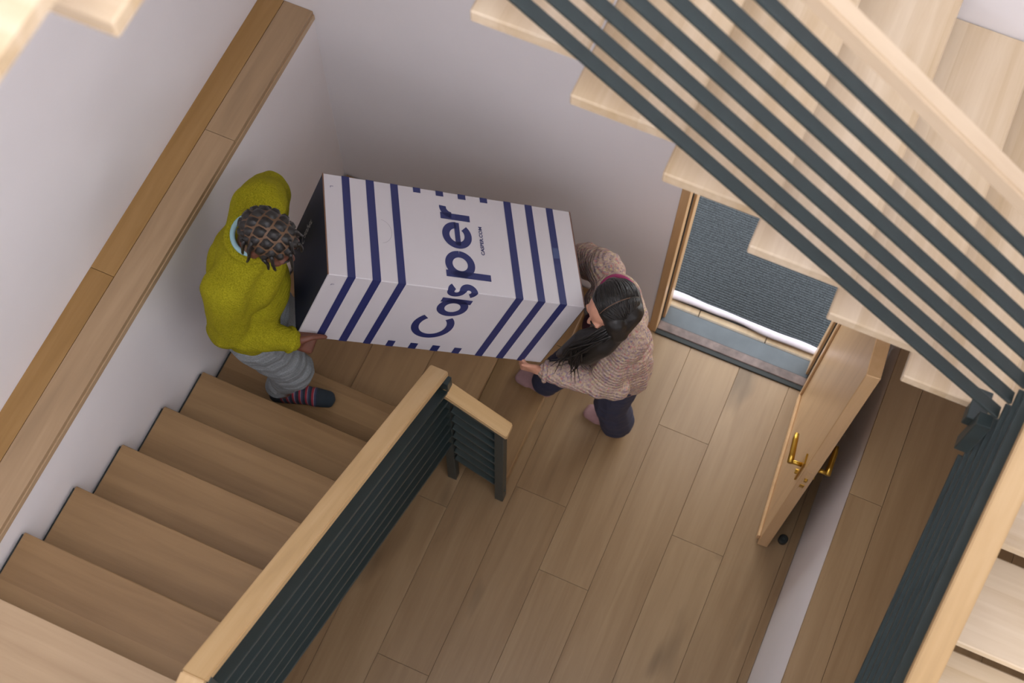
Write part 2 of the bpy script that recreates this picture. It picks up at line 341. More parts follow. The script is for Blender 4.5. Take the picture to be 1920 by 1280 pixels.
for i in range(4): box('landing_plank', (XT0, ys[i+1]+0.0006, z-TT), (XT1, ys[i]-0.0006, z), M['ledge'], fd, 0.002, 'X')  # paler oak here carries the light falling on the landing
# upper flight over the door
YB = -1.04; ZB = 3.5561; XB = -0.4342; GB = 0.2539; TD = 0.28
fb = thing('stair_flight', 'upper pale oak stair flight with open risers hanging over the front door', 'stairs', (0.3, -0.5, ZB))
for k in range(0, 6):
    z = ZB-R_*k; box('tread', (XB+GB*k, YB, z-TT), (XB+GB*k+TD, -0.002, z), M['tread_up'], fb, 0.004, 'Y')
z = ZB+R_
for i, (a, b) in enumerate(((XLU+0.002, -1.4), (-1.4, -0.95), (-0.95, -0.41))): box('landing_plank', (a, YB, z-TT), (b-0.001, -0.002, z), M['tread_up'], fb, 0.002, 'Y')
# flight on the right, climbing towards the door wall
ZA = ZB-6*R_; GA = 0.262
fr_ = thing('stair_flight', 'pale oak stair flight on the right behind the dark slatted balustrade', 'stairs', (1.6, -1.2, ZA))
for i, (a, b) in enumerate(((1.09, 1.45), (1.45, 1.8), (1.8, XR-0.002))): box('landing_plank', (a, -0.985, ZA-TT), (b-0.001, -0.002, ZA), M['tread_up'], fr_, 0.002, 'Y')
for k in range(1, 7):
    z = ZA-R_*k; y = -1.2395-GA*(k-1); box('tread', (1.135, y, z-TT), (XR-0.002, y+0.29, z), M['tread_up'], fr_, 0.004, 'X')
# highest flight, along the upper left wall
fc = thing('stair_flight', 'highest pale oak treads in the top left corner of the stairwell', 'stairs', (-1.2, -1.8, 4.45))
for k in range(3):
    z = 4.45+R_*(k-1)*1.0+R_*0; yb = -1.87-0.247*(k-1)
    box('tread', (XLU+0.002, yb, z-TT), (-0.612, yb+0.28, z), M['tread_up'], fc, 0.004, 'X')
box('stringer', (XLU+0.002, -2.12, 4.1), (XLU+0.04, -1.25, 4.26), M['tread_up'], fc, 0.002, 'Y')

# ------------------------------------------------------------------ balustrades
SL = R_/G
BW, BT = 0.040, 0.014
def noseD(y): return 3*R_ - SL*(y+1.024)
ba = thing('balustrade', 'long dark slatted balustrade with oak handrail beside the lower stair flight', 'balustrade', (-0.58, -1.07, 0))
y0, y1 = -1.062, -2.50
for i in range(7):
    off = -0.055+0.101*i
    beam('bar', (-0.58, y0-0.012, noseD(y0)+off), (-0.58, y1, noseD(y1)+off), BW, BT, M['metal'], ba)
plumb_beam('handrail', (-0.599, y0+0.012, noseD(y0)+0.722-0.009), (-0.599, y1, noseD(y1)+0.722), 0.073, 0.034, M['rail'], ba, 0.004)
plumb_beam('handrail', (-0.599, y1, noseD(y1)+0.722), (-0.599, y1-0.5, noseD(y1)+0.722-0.10), 0.073, 0.034, M['rail'], ba, 0.004)
box('post', (-0.603, -1.066, 0.0), (-0.561, -1.030, noseD(-1.024)+0.64), M['metal'], ba, 0.002, 'Z')
box('post', (-0.600, y1-0.02, R_*9), (-0.560, y1+0.02, noseD(y1)+0.69), M['metal'], ba, 0.002, 'Z')
for i in range(7):
    off = -0.055+0.101*i
    box('bar', (-0.60, y1-0.6, noseD(y1)+off-0.007), (-0.56, y1-0.02, noseD(y1)+off+0.007), M['metal'], ba, 0.002, 'Y')
# short return at the foot of the stair
bs = thing('balustrade', 'short dark slatted balustrade with oak cap at the foot of the stair', 'balustrade', (-0.45, -1.05, 0))
xa, xb = -0.557, -0.33; za, zb = 1.10, 0.945; sl2 = (zb-za)/(xb-xa)
plumb_beam('handrail', (-0.582, -1.055, za+0.012+sl2*-0.025), (-0.306, -1.055, zb+sl2*0.024+0.012), 0.062, 0.034, M['rail'], bs, 0.004)
box('post', (-0.3652, -1.074, 0), (-0.325, -1.034, zb-0.01), M['metal'], bs, 0.002, 'Z')
for i in range(8):
    d = 0.085+0.098*i
    beam('bar', (xa, -1.052, za-d), (-0.35, -1.052, za-d+sl2*(-0.35-xa)), BW, BT, M['metal'], bs)
beam('bolt', (-0.327, -1.054, 0.12), (-0.321, -1.054, 0.12), 0.01, 0.01, M['metal'], bs, 0.001)
# upper balustrade over the door
def noseB(x): return ZB - R_/GB*(x-(XB+TD))
bb_ = thing('balustrade', 'dark slatted balustrade with sheen-toned oak handrail slanting across the upper right', 'balustrade', (0.3, -1.08, ZB))
x0, x1 = -0.95, 1.085
for i in range(7):
    off = 0.060+0.1055*i
    beam('bar', (x0, -1.08, noseB(x0)+off), (x1, -1.08, noseB(x1)+off), 0.035, 0.012, M['metal'], bb_)
plumb_beam('handrail', (x0, -1.086, noseB(x0)+0.862), (x1+0.03, -1.086, noseB(x1+0.03)+0.862), 0.050, 0.046, M['rail_sheen'], bb_, 0.006)
box('corner_post', (1.045, -1.120, 2.50), (1.085, -1.080, 2.70), M['metal'], bb_, 0.002, 'Z')
beam('bracket', (1.05, -1.085, 2.62), (1.05, -0.99, 2.62), 0.05, 0.05, M['metal'], bb_)
# right balustrade
SA = R_/GA
def noseA(y): return ZA-R_ + SA*(y+1.2395)
br = thing('balustrade', 'dark balustrade with oak handrail rising along the right edge of the picture', 'balustrade', (1.1, -1.6, 2.4))
for i in range(7):
    off = -0.062+0.103*i
    beam('bar', (1.11, -1.06, noseA(-1.06)+off), (1.11, -2.6, noseA(-2.6)+off), BW, BT, M['metal'], br)
plumb_beam('handrail', (1.135, -1.10, noseA(-1.10)+0.705), (1.135, -2.6, noseA(-2.6)+0.705), 0.07, 0.036, M['rail'], br, 0.004)
box('post', (1.09, -2.62, ZH), (1.13, -2.58, noseA(-2.6)+0.68), M['metal'], br, 0.002, 'Z')

# ------------------------------------------------------------------ the carried box
BO = V((-0.98976, -1.07050, 1.80003))
BR = Matrix(((0.82126808, -0.49794160, 0.27851913), (0.42068692, 0.85826517, 0.29394457), (-0.38541050, -0.12423794, 0.91434331)))
BL, BWD, BH = 0.98723, 0.43724, 0.41954          # length, depth of the top face, height of the front face
BMW = BR.to_4x4(); BMW.translation = BO           # local: x along the ridge, y to the back, z up; ridge = origin edge
M['card_white'] = plain('white_printed_card', srgb(200, 195, 198), 0.55, noise=0.012, nscale=8)  # white dimmed in the colour for the shade the box is in
M['card_navy'] = plain('navy_printed_card', srgb(36, 43, 94), 0.5, noise=0.03, nscale=10)
M['card_dark'] = plain('dark_navy_card', srgb(22, 30, 60), 0.55, noise=0.04, nscale=10)
M['card_brown'] = plain('brown_card_edge', srgb(120, 88, 70), 0.8)
M['tape'] = plain('clear_tape', srgb(70, 82, 120), 0.25)
M['scuff'] = plain('grey_scuff', srgb(150, 146, 150), 0.7)
bx = thing('cardboard_box', 'big white cardboard box with navy stripes and lettering carried by two people', 'box', BO)
bm = box_bm(BL, BWD, BH, 0.003, None, (BL/2, BWD/2, -BH/2))
cb = link('carton', bm_mesh(bm), M['card_white'], bx, BMW)
for xx, nm in ((-0.0008, 'end_panel'), (BL+0.0008, 'end_panel')):
    link(nm, bm_mesh(box_bm(0.0016, BWD-0.006, BH-0.006, 0, None, (xx, BWD/2, -BH/2))), M['card_dark'], bx, BMW)
    link('edge_tape', bm_mesh(box_bm(0.004, BWD-0.002, 0.004, 0, None, (xx*0.995+0.0005, BWD/2, -0.0012))), M['card_brown'], bx, BMW)
PO = 0.0009
def wrap_mesh(quads_bm):
    """flat (u, l) print: u runs up the front face and on over the top face"""
    bm = quads_bm
    bmesh.ops.bisect_plane(bm, geom=list(bm.verts)+list(bm.edges)+list(bm.faces), plane_co=(BH, 0, 0), plane_no=(1, 0, 0))
    for v in bm.verts:
        u, l = v.co.x, v.co.y
        if abs(u-BH) < 1e-5: v.co = (l, -PO, PO)
        elif u < BH: v.co = (l, -PO, u-BH)
        else: v.co = (l, u-BH, PO)
    bmesh.ops.recalc_face_normals(bm, faces=bm.faces)
    return bm_mesh(bm)
def rect(bm, u0, u1, l0, l1): bm.faces.new([bm.verts.new((u, l, 0)) for u, l in ((u0, l0), (u1, l0), (u1, l1), (u0, l1))])
UT = BH+BWD
for a, b in ((0.069, 0.098), (0.160, 0.191), (0.254, 0.283), (0.705, 0.735), (0.793, 0.823), (0.882, 0.911)):
    bm = bmesh.new(); rect(bm, 0.001, UT-0.001, a, b); link('stripe', wrap_mesh(bm), M['card_navy'], bx, BMW)
for a, b in ((0.342, 0.371), (0.431, 0.461), (0.519, 0.550), (0.608, 0.638)):
    bm = bmesh.new(); rect(bm, 0.001, 0.042, a, b); link('dash', wrap_mesh(bm), M['card_navy'], bx, BMW)
    bm = bmesh.new(); rect(bm, UT-0.024, UT-0.001, a, b); link('dash', wrap_mesh(bm), M['card_navy'], bx, BMW)
def ribbon(bm, pts, w, ends=(None, None)):
    pts = [V((p[0], p[1], 0)) for p in pts]; L = []
    for i, p in enumerate(pts):
        d = (pts[min(i+1, len(pts)-1)]-pts[max(i-1, 0)]).normalized(); n = V((-d.y, d.x, 0))
        L.append((bm.verts.new(p+n*w/2), bm.verts.new(p-n*w/2)))
    for a, b in zip(L, L[1:]): bm.faces.new((a[0], a[1], b[1], b[0]))
def arc(cu, cl, ru, rl, a0, a1, n=40):
    # angle 0 = reading direction (+u), 90 = letter-up (-l)
    return [(cu+ru*math.cos(math.radians(a0+(a1-a0)*i/n)), cl-rl*math.sin(math.radians(a0+(a1-a0)*i/n))) for i in range(n+1)]
ST = 0.0285; h2 = ST/2
XT, BLN, DES = 0.441, 0.557, 0.615      # x-height line, baseline, descender (positions along the box)
cm = (XT+BLN)/2; rm = (BLN-XT)/2-h2
letters = []
bm = bmesh.new(); ribbon(bm, arc(0.177, 0.470, 0.088-h2, 0.080-h2, 42, 318, 56), ST); letters.append(bm)                 # C
bm = bmesh.new(); ribbon(bm, arc(0.309, cm, rm, rm, 0, 360, 56), ST); ribbon(bm, [(0.354, XT), (0.354, BLN)], ST); letters.append(bm)   # a
sp = []                                                                                                        # s
for i in range(0, 25): 
    a = math.radians(28+ (255-28)*i/24); sp.append((0.4165+0.0215*math.cos(a), (cm-0.0235)-0.0215*math.sin(a)))
for i in range(0, 25):
    a = math.radians(75-(255-28)*i/24); sp.append((0.4165+0.0225*math.cos(a), (cm+0.0225)-0.0225*math.sin(a)))
bm = bmesh.new(); ribbon(bm, sp, ST*0.92); letters.append(bm)
bm = bmesh.new(); ribbon(bm, arc(0.536, cm, rm, rm, 0, 360, 56), ST); ribbon(bm, [(0.491, XT), (0.491, DES)], ST); letters.append(bm)   # p
bm = bmesh.new(); ribbon(bm, arc(0.664, cm, rm+0.001, rm, 0, 318, 56), ST); ribbon(bm, [(0.664-rm, cm+0.002), (0.664+rm+0.0135, cm+0.002)], ST*0.72); letters.append(bm)  # e
bm = bmesh.new(); ribbon(bm, [(0.746, XT), (0.746, BLN)], ST); ribbon(bm, arc(0.786, XT+0.046, 0.034, 0.034, 175, 82, 16), ST*0.95); letters.append(bm)  # r
for bm in letters:
    for i, v in enumerate(bm.verts): pass
    link('letter', wrap_mesh(bm), M['card_navy'], bx, BMW)
def text_mesh(body, size, offset=0.0):
    cu = D.curves.new('lettering', 'FONT'); cu.body = body; cu.size = size; cu.offset = offset; cu.resolution_u = 3
    o = D.objects.new('lettering_tmp', cu); COL.objects.link(o)
    bpy.context.view_layer.update()
    me = D.meshes.new_from_object(o.evaluated_get(bpy.context.evaluated_depsgraph_get()))
    D.objects.remove(o); return me
me = text_mesh('CASPER.COM', 0.0185, 0.0006)
wx = max(v.co.x for v in me.vertices)
for v in me.vertices:
    t, up = v.co.x/wx, v.co.y; v.co = (0.601-up, 0.170+0.128*t, PO)
link('web_address', me, M['card_navy'], bx, BMW)
me = text_mesh('Casper', 0.05, 0.0003)
wx = max(v.co.x for v in me.vertices)
for v in me.vertices:
    t, up = v.co.x/wx, v.co.y; v.co = (-0.0022, 0.345-up, -0.29+0.14*t)
link('end_logo', me, M['card_white'], bx, BMW)
bm = bmesh.new(); rect(bm, UT-0.235, UT-0.187, 0.8835, 0.9095)
for v in bm.verts: v.co = (v.co.y, v.co.x-BH, PO*2)
link('tape_patch', bm_mesh(bm), M['tape'], bx, BMW)
bm = bmesh.new()
ribbon(bm, arc(0.64-0.0, 0.205, 0.053, 0.040, -90, -270, 2), 0.0)if False else None
pts = [(0.2+0.045*math.cos(math.radians(a)), 0.215+0.052*math.sin(math.radians(a))) for a in range(80, -81, -8)]
for (xa_, ya_), (xb_, yb_) in zip(pts, pts[1:]):
    d = V((xb_-xa_, yb_-ya_, 0)).normalized(); n = V((-d.y, d.x, 0))*0.0006
    bm.faces.new([bm.verts.new(q) for q in (V((xa_, ya_, PO))+n, V((xa_, ya_, PO))-n, V((xb_, yb_, PO))-n, V((xb_, yb_, PO))+n)])
link('hand_hole_score', bm_mesh(bm), M['scuff'], bx, BMW)
for (x0_, y0_, top) in ((0.024, 0.384, True), (0.026, -0.055, False)):
    bm = bmesh.new()
    for (dx, dy, w_, h_) in ((0, 0, 0.012, 0.0018), (0.0, 0, 0.0018, 0.008)):
        q = [(x0_+dx, y0_+dy), (x0_+dx+w_, y0_+dy), (x0_+dx+w_, y0_+dy-h_), (x0_+dx, y0_+dy-h_)]
        bm.faces.new([bm.verts.new((a, b, PO) if top else (a, -PO, b)) for a, b in q])
    link('corner_mark', bm_mesh(bm), M['card_navy'], bx, BMW)

# ------------------------------------------------------------------ people
def hull_bm(bm, balls, sub=2):
    """convex hull around balls (centre, radius) = tapered capsule, appended to bm"""
    t = bmesh.new()
    for c, r in balls: bmesh.ops.create_icosphere(t, subdivisions=sub, radius=r, matrix=Matrix.Translation(c))
    res = bmesh.ops.convex_hull(t, input=list(t.verts))
    junk = [g for g in set(res['geom_interior']) | set(res['geom_unused']) if isinstance(g, bmesh.types.BMVert)]
    bmesh.ops.delete(t, geom=junk, context='VERTS')
    bmesh.ops.recalc_face_normals(t, faces=t.faces)
    me = D.meshes.new('t'); t.to_mesh(me); t.free(); bm.from_mesh(me); D.meshes.remove(me)
def ell_bm(bm, c, r, frame=Matrix.Identity(3), sub=3):
    mw = Matrix.Translation(c) @ frame.to_4x4() @ Matrix.Diagonal((*r, 1))
    bmesh.ops.create_icosphere(bm, subdivisions=sub, radius=1.0, matrix=mw)
def remesh(bm, voxel, smooth=4, fac=0.5):
    me = D.meshes.new('raw'); bm.to_mesh(me); bm.free()
    o = D.objects.new('remesh_tmp', me); COL.objects.link(o)
    r = o.modifiers.new('r', 'REMESH'); r.mode = 'VOXEL'; r.voxel_size = voxel; r.adaptivity = 0
    if smooth: s = o.modifiers.new('s', 'SMOOTH'); s.iterations = smooth; s.factor = fac
    bpy.context.view_layer.update()
    out = D.meshes.new_from_object(o.evaluated_get(bpy.context.evaluated_depsgraph_get()))
    D.objects.remove(o); D.meshes.remove(me)
    return out
def limb(bm, pts, rads):
    for (p, q), (a, b) in zip(zip(pts, pts[1:]), zip(rads, rads[1:])): hull_bm(bm, [(V(p), a), (V(q), b)])
def frame(f, up=(0, 0, 1)):
    f = V(f).normalized(); l = V(up).cross(f).normalized(); u = f.cross(l); return f, l, u
def head_shapes(bm, c, f, l, u, s=1.0):
    fr = Matrix((f, l, u)).transposed()
    ell_bm(bm, c+u*0.022*s-f*0.008*s, (0.097*s, 0.076*s, 0.092*s), fr)
    ell_bm(bm, c-u*0.045*s+f*0.022*s, (0.066*s, 0.058*s, 0.066*s), fr)
    ell_bm(bm, c-u*0.088*s+f*0.055*s, (0.024*s, 0.026*s, 0.020*s), fr)           # chin
    hull_bm(bm, [(c+f*0.086*s+u*0.002*s, 0.009*s), (c+f*0.103*s-u*0.032*s, 0.012*s)])   # nose
    for k in (-1, 1):
        hull_bm(bm, [(c+f*0.092*s-u*0.036*s+l*k*0.011*s, 0.008*s), (c+f*0.080*s-u*0.030*s+l*k*0.014*s, 0.008*s)])
        ell_bm(bm, c+f*0.078*s+u*0.012*s+l*k*0.032*s, (0.016*s, 0.024*s, 0.010*s), fr)  # brow ridge
        ell_bm(bm, c+f*0.066*s-u*0.026*s+l*k*0.038*s, (0.022*s, 0.022*s, 0.022*s), fr)  # cheek
        ell_bm(bm, c-f*0.008*s-u*0.012*s+l*k*0.078*s, (0.018*s, 0.007*s, 0.030*s), fr)  # ear
def face_parts(body, c, f, l, u, s, lipcol, skin_dark):
    fr = Matrix((f, l, u)).transposed()
    for k in (-1, 1):
        bm = bmesh.new(); ell_bm(bm, V((0, 0, 0)), (0.010*s, 0.014*s, 0.007*s), fr, 2)
        link('eye', bm_mesh(bm), M['eye'], body, Matrix.Translation(c+f*0.084*s-u*0.006*s+l*k*0.031*s), True)
        bm = bmesh.new(); tube_bm([f*0.004*s+l*k*-0.016*s, f*0.004*s+u*0.004*s, -f*0.008*s+l*k*0.018*s], [0.003*s, 0.004*s, 0.002*s], bm, 6)
        link('eyebrow', bm_mesh(bm), M['hair'], body, Matrix.Translation(c+f*0.090*s+u*0.014*s+l*k*0.032*s), True)
    bm = bmesh.new(); ell_bm(bm, V((0, 0, 0)), (0.010*s, 0.024*s, 0.008*s), fr, 2)
    link('mouth', bm_mesh(bm), lipcol, body, Matrix.Translation(c+f*0.083*s-u*0.062*s), True)
def hand_shapes(bm, wrist, d, n, side, s=1.0, curl=(20, 25, 20), thumb_dir=None, rw=0.024, thumb_pts=None):
    """palm from the wrist along d; n = back of the hand; side = towards the thumb; fingers curl away from n"""
    d = V(d).normalized(); n = V(n); n = (n-d*n.dot(d)).normalized(); sd = V(side); sd = (sd-d*sd.dot(d)-n*sd.dot(n)).normalized()
    hull_bm(bm, [(wrist, rw*s), (wrist+d*0.02*s, rw*s)])
    hull_bm(bm, [(wrist+d*0.015*s+sd*0.016*s, 0.016*s), (wrist+d*0.015*s-sd*0.016*s, 0.016*s), (wrist+d*0.082*s+sd*0.030*s, 0.012*s), (wrist+d*0.076*s-sd*0.030*s, 0.011*s)])
    for i, (o, L, r) in enumerate(((0.029, 0.070, 0.0088), (0.010, 0.078, 0.0092), (-0.010, 0.073, 0.0088), (-0.028, 0.058, 0.0078))):
        p = wrist+d*(0.082-0.004*i)*s+sd*o*s; a = 0; pts = [p]
        for frac, cu in zip((0.45, 0.31, 0.24), curl):
            a += math.radians(cu); dd = d*math.cos(a)-n*math.sin(a); p = p+dd*L*frac*s; pts.append(p)
        limb(bm, pts, [r*s*1.05, r*s, r*s*0.93, r*s*0.8])
    td = V(thumb_dir).normalized() if thumb_dir else (d*0.75+sd*0.6).normalized()
    b0 = wrist+d*0.028*s+sd*0.020*s-n*0.004*s; b1 = b0+(td*0.6+sd*0.5).normalized()*0.032*s; b2 = b1+td*0.034*s; b3 = b2+td*0.026*s
    if thumb_pts: b0, b1, b2, b3 = thumb_pts
    limb(bm, [b0, b1, b2, b3], [0.015*s, 0.0115*s, 0.0102*s, 0.0085*s])
    return b3
M['skin_dark'] = plain('deep_brown_skin', srgb(104, 62, 46), 0.5, noise=0.08, nscale=40)
M['skin_light'] = plain('tan_skin', srgb(206, 150, 124), 0.5, noise=0.06, nscale=40)
M['hair'] = plain('black_hair', srgb(26, 23, 21), 0.45, noise=0.3, nscale=160, bumpst=0.3)
M['scalp'] = plain('scalp_sheen', srgb(98, 72, 49), 0.55)  # parting skin toned lighter, its sheen put into the colour
M['parting'] = plain('hair_parting_skin', srgb(112, 84, 66), 0.6)
M['eye'] = plain('dark_eye', srgb(40, 30, 28), 0.25)
M['lip_dark'] = plain('brown_lip', srgb(110, 62, 56), 0.5)
M['lip_light'] = plain('rose_lip', srgb(190, 110, 104), 0.5)
def knit(name, stops, scale=260, axis=(0, 0, 1), fleck=None, bumpst=0.5, ribs=420):
    mt, nt, b = newmat(name); b.inputs['Roughness'].default_value = 0.95; b.inputs['Specular IOR Level'].default_value = 0.1
    tc = N(nt, 'ShaderNodeTexCoord'); nz = N(nt, 'ShaderNodeTexNoise'); nz.inputs['Scale'].default_value = scale; nz.inputs['Detail'].default_value = 2
    nt.links.new(tc.outputs['Object'], nz.inputs['Vector'])
    col = ramp(nt, nz.outputs['Fac'], stops)
    if fleck:
        vo = N(nt, 'ShaderNodeTexVoronoi'); vo.inputs['Scale'].default_value = fleck[0]; nt.links.new(tc.outputs['Object'], vo.inputs['Vector'])
        sp_ = N(nt, 'ShaderNodeSeparateColor'); nt.links.new(vo.outputs['Color'], sp_.inputs[0])
        fc_ = ramp(nt, sp_.outputs[0], fleck[1], 'CONSTANT')
        mx = N(nt, 'ShaderNodeMix', data_type='RGBA'); mx.inputs[0].default_value = fleck[2]; nt.links.new(col, mx.inputs[6]); nt.links.new(fc_, mx.inputs[7]); col = mx.outputs[2]
    nt.links.new(col, b.inputs['Base Color'])
    dp = N(nt, 'ShaderNodeVectorMath', operation='DOT_PRODUCT'); nt.links.new(tc.outputs['Object'], dp.inputs[0]); dp.inputs[1].default_value = axis
    ml = N(nt, 'ShaderNodeMath', operation='MULTIPLY'); nt.links.new(dp.outputs['Value'], ml.inputs[0]); ml.inputs[1].default_value = ribs
    sn = N(nt, 'ShaderNodeMath', operation='SINE'); nt.links.new(ml.outputs[0], sn.inputs[0])
    ad = N(nt, 'ShaderNodeMath', operation='MULTIPLY_ADD'); nt.links.new(nz.outputs['Fac'], ad.inputs[0]); ad.inputs[1].default_value = 2.0; nt.links.new(sn.outputs[0], ad.inputs[2])
    bump(nt, ad.outputs[0], b, bumpst, 0.003)
    return mt
M['sweater'] = knit('chartreuse_knit', [(0.3, srgb(126, 120, 16)), (0.7, srgb(164, 156, 36))], 220, (0.95, 0.2, 0.6), ribs=900, bumpst=0.35)
M['cardigan'] = knit('mottled_pink_beige_knit', [(0.3, srgb(142, 120, 108)), (0.7, srgb(198, 176, 158))], 130, (0.3, 0.4, 1), (150, [(0.0, srgb(190, 166, 150)), (0.45, srgb(166, 138, 134)), (0.62, srgb(200, 182, 140)), (0.74, srgb(140, 116, 140)), (0.84, srgb(190, 110, 116)), (0.92, srgb(120, 112, 140))], 0.55), bumpst=0.5, ribs=330)
M['sweatpants'] = knit('heather_grey_jersey', [(0.3, srgb(114, 118, 120)), (0.7, srgb(146, 150, 152))], 300, bumpst=0.15)
M['navy_trousers'] = plain('navy_cloth', srgb(46, 50, 74), 0.85, noise=0.1, nscale=120)
M['pink_sock'] = plain('dusty_pink_felt', srgb(172, 136, 138), 0.9, noise=0.06, nscale=90)
M['tee'] = plain('pale_blue_cotton', srgb(150, 186, 194), 0.85)
M['magenta'] = plain('magenta_cotton', srgb(150, 52, 96), 0.85)
M['maroon'] = plain('dark_maroon_cotton', srgb(74, 34, 44), 0.85)
M['button'] = plain('dark_button', srgb(40, 36, 40), 0.4)

# ---- man in the chartreuse sweater
mb = V((-1.26, -1.14, 3*R_))
hc = V((-1.135, -1.142, 2.085)); F, L_, U = frame((0.86, -0.10, -0.42))
nk = V((-1.245, -1.105, 1.925)); shR = V((-1.262, -1.262, 1.855)); shL = V((-1.345, -0.955, 1.855))
chest = V((-1.288, -1.12, 1.74)); belly = V((-1.30, -1.145, 1.53)); pel = V((-1.300, -1.16, 1.37))
elR = V((-1.285, -1.322, 1.575)); wrR = V((-1.110, -1.222, 1.436)); elL = V((-1.41, -0.80, 1.60)); wrL = V((-1.372, -0.842, 1.40))
hipR = V((-1.275, -1.235, 1.34)); knR = V((-1.178, -1.190, 1.00)); anR = V((-1.296, -1.185, 0.635)); toR = V((-1.112, -1.122, 0.585))
hipL = V((-1.325, -1.085, 1.34)); knL = V((-1.330, -0.985, 0.90)); anL = V((-1.555, -0.93, 0.45)); toL = V((-1.43, -0.81, 0.402))
TF = V((0.97, 0.25, 0)).normalized(); TL = V((-0.25, 0.97, 0)); TFr = Matrix((TF, TL, V((0, 0, 1)))).transposed()
bm = bmesh.new()
head_shapes(bm, hc, F, L_, U, 1.0)
hull_bm(bm, [(nk-V((0, 0, 0.02)), 0.058), (hc-U*0.05-F*0.02, 0.055)])
ell_bm(bm, chest, (0.105, 0.155, 0.15), TFr); ell_bm(bm, belly, (0.10, 0.14, 0.16), TFr); ell_bm(bm, pel, (0.105, 0.15, 0.11), TFr)
hull_bm(bm, [(shR, 0.05), (shL, 0.05), (nk-V((0, 0, 0.05)), 0.05)])
limb(bm, [shR, elR, wrR], [0.05, 0.04, 0.026]); limb(bm, [shL, elL, wrL], [0.05, 0.04, 0.026])
limb(bm, [hipR, knR, anR], [0.085, 0.058, 0.040]); limb(bm, [hipL, knL, anL], [0.085, 0.058, 0.040])
for a, t in ((anR, toR), (anL, toL)):
    hl = a + (a-t).normalized()*0.025; hl.z = t.z+0.005
    hull_bm(bm, [(a, 0.038), (hl, 0.030), (t+(a-t)*0.2, 0.030)]); hull_bm(bm, [(t+(a-t)*0.35, 0.030), (t, 0.022)])
ridge = V((0.82126808, 0.42068692, -0.38541050)); bup = V((0.27851913, 0.29394457, 0.91434331)); bin_ = V((-0.4979416, 0.85826517, -0.12423794))
# right hand: palm under the lower front edge near the left end, thumb on the front face
hand_shapes(bm, wrR, BR @ V((1, 0.05, -0.15)), BR @ V((0, -0.75, 0.65)), BR @ V((0, 0.65, 0.75)), 1.08, curl=(70, 60, 40), rw=0.029, thumb_pts=[BO + BR @ V(q) for q in ((0.012, -0.034, -0.388), (0.044, -0.027, -0.376), (0.074, -0.019, -0.377), (0.098, -0.016, -0.380))])
hand_shapes(bm, wrL, (ridge*0.8-bin_*0.2-bup*0.3), bin_*0.9-bup*0.3, bup, 1.0, curl=(40, 45, 30), rw=0.027)
for v in bm.verts: v.co -= mb
man = link('person', remesh(bm, 0.0052, 3), M['skin_dark'], None, Matrix.Translation(mb), True)
tag(man, 'person with braided hair in a chartreuse sweater holding the left end of the box', 'person')
face_parts(man, hc, F, L_, U, 1.0, M['lip_dark'], None)
MO = Matrix.Translation(mb)
def garment(name, bm, mat, body, base, voxel=0.008, smooth=5, fold=0.0, fs=(9, 9, 9), seed=0.0):
    for v in bm.verts: v.co -= base
    me = remesh(bm, voxel, smooth)
    if fold:
        ns = [v.normal.copy() for v in me.vertices]
        for v, n in zip(me.vertices, ns):
            q = V((v.co.x*fs[0]+seed, v.co.y*fs[1], v.co.z*fs[2]))
            a = noise.noise(q) + 0.5*noise.noise(q*2.1+V((3, 7, 1)))
            v.co += n*(a*fold)
    return link(name, me, mat, body, Matrix.Translation(base), True)
bm = bmesh.new()
ell_bm(bm, chest+V((0, 0, 0.0)), (0.138, 0.192, 0.155), TFr); ell_bm(bm, belly+V((0, 0, 0.03)), (0.140, 0.190, 0.17), TFr)
hull_bm(bm, [(belly+TL*0.07+V((0, 0, -0.05)), 0.115), (belly-TL*0.07+V((0, 0, -0.05)), 0.115), (pel+TL*0.07+V((0, 0, 0.03)), 0.108), (pel-TL*0.07+V((0, 0, 0.03)), 0.108)])
hull_bm(bm, [(shR+V((0, 0, -0.012)), 0.074), (shL+V((0, 0, -0.012)), 0.074), (nk-V((0, 0, 0.05)), 0.075)])
limb(bm, [shR+V((-0.01, -0.015, -0.02)), elR, wrR+(elR-wrR)*0.03], [0.088, 0.076, 0.048])
limb(bm, [shL+V((0.02, 0.01, -0.03)), elL+V((0.02, 0, 0.03)), wrL+(elL-wrL)*0.10], [0.100, 0.082, 0.044])
hull_bm(bm, [(shL+V((0.035, -0.02, -0.05)), 0.085), (shR+V((0.0, 0.03, -0.05)), 0.085)])
ell_bm(bm, elR+V((-0.01, 0.0, -0.02)), (0.078, 0.07, 0.07))
sw = garment('sweater', bm, M['sweater'], man, mb, 0.008, 8, 0.010, (10, 10, 6), 2.0)
def ring(name, c, n, ru, rv, tube_r, mat, body, uax=None, seg=28):
    n = V(n).normalized(); a = (V(uax)-n*V(uax).dot(n)).normalized() if uax else n.orthogonal().normalized(); b = n.cross(a); bm = bmesh.new(); rings = []
    for i in range(seg):
        t = 2*math.pi*i/seg; cc = a*ru*math.cos(t)+b*rv*math.sin(t); rd = cc.normalized()
        rings.append([bm.verts.new(cc+(rd*math.cos(2*math.pi*k/8)+n*math.sin(2*math.pi*k/8))*tube_r) for k in range(8)])
    for i in range(seg):
        for k in range(8): bm.faces.new((rings[i][k], rings[i][(k+1) % 8], rings[(i+1) % seg][(k+1) % 8], rings[(i+1) % seg][k]))
    bmesh.ops.recalc_face_normals(bm, faces=bm.faces)
    return link(name, bm_mesh(bm), mat, body, Matrix.Translation(c), True)
nn = (hc-nk).normalized()+V((0, 0, 0.9))
ring('sweater_collar', nk+V((0.0, 0, 0.016)), nn, 0.076, 0.082, 0.017, M['sweater'], man, TF)
ring('tee_collar', nk+V((0.004, -0.002, 0.034)), nn, 0.062, 0.067, 0.009, M['tee'], man, TF)
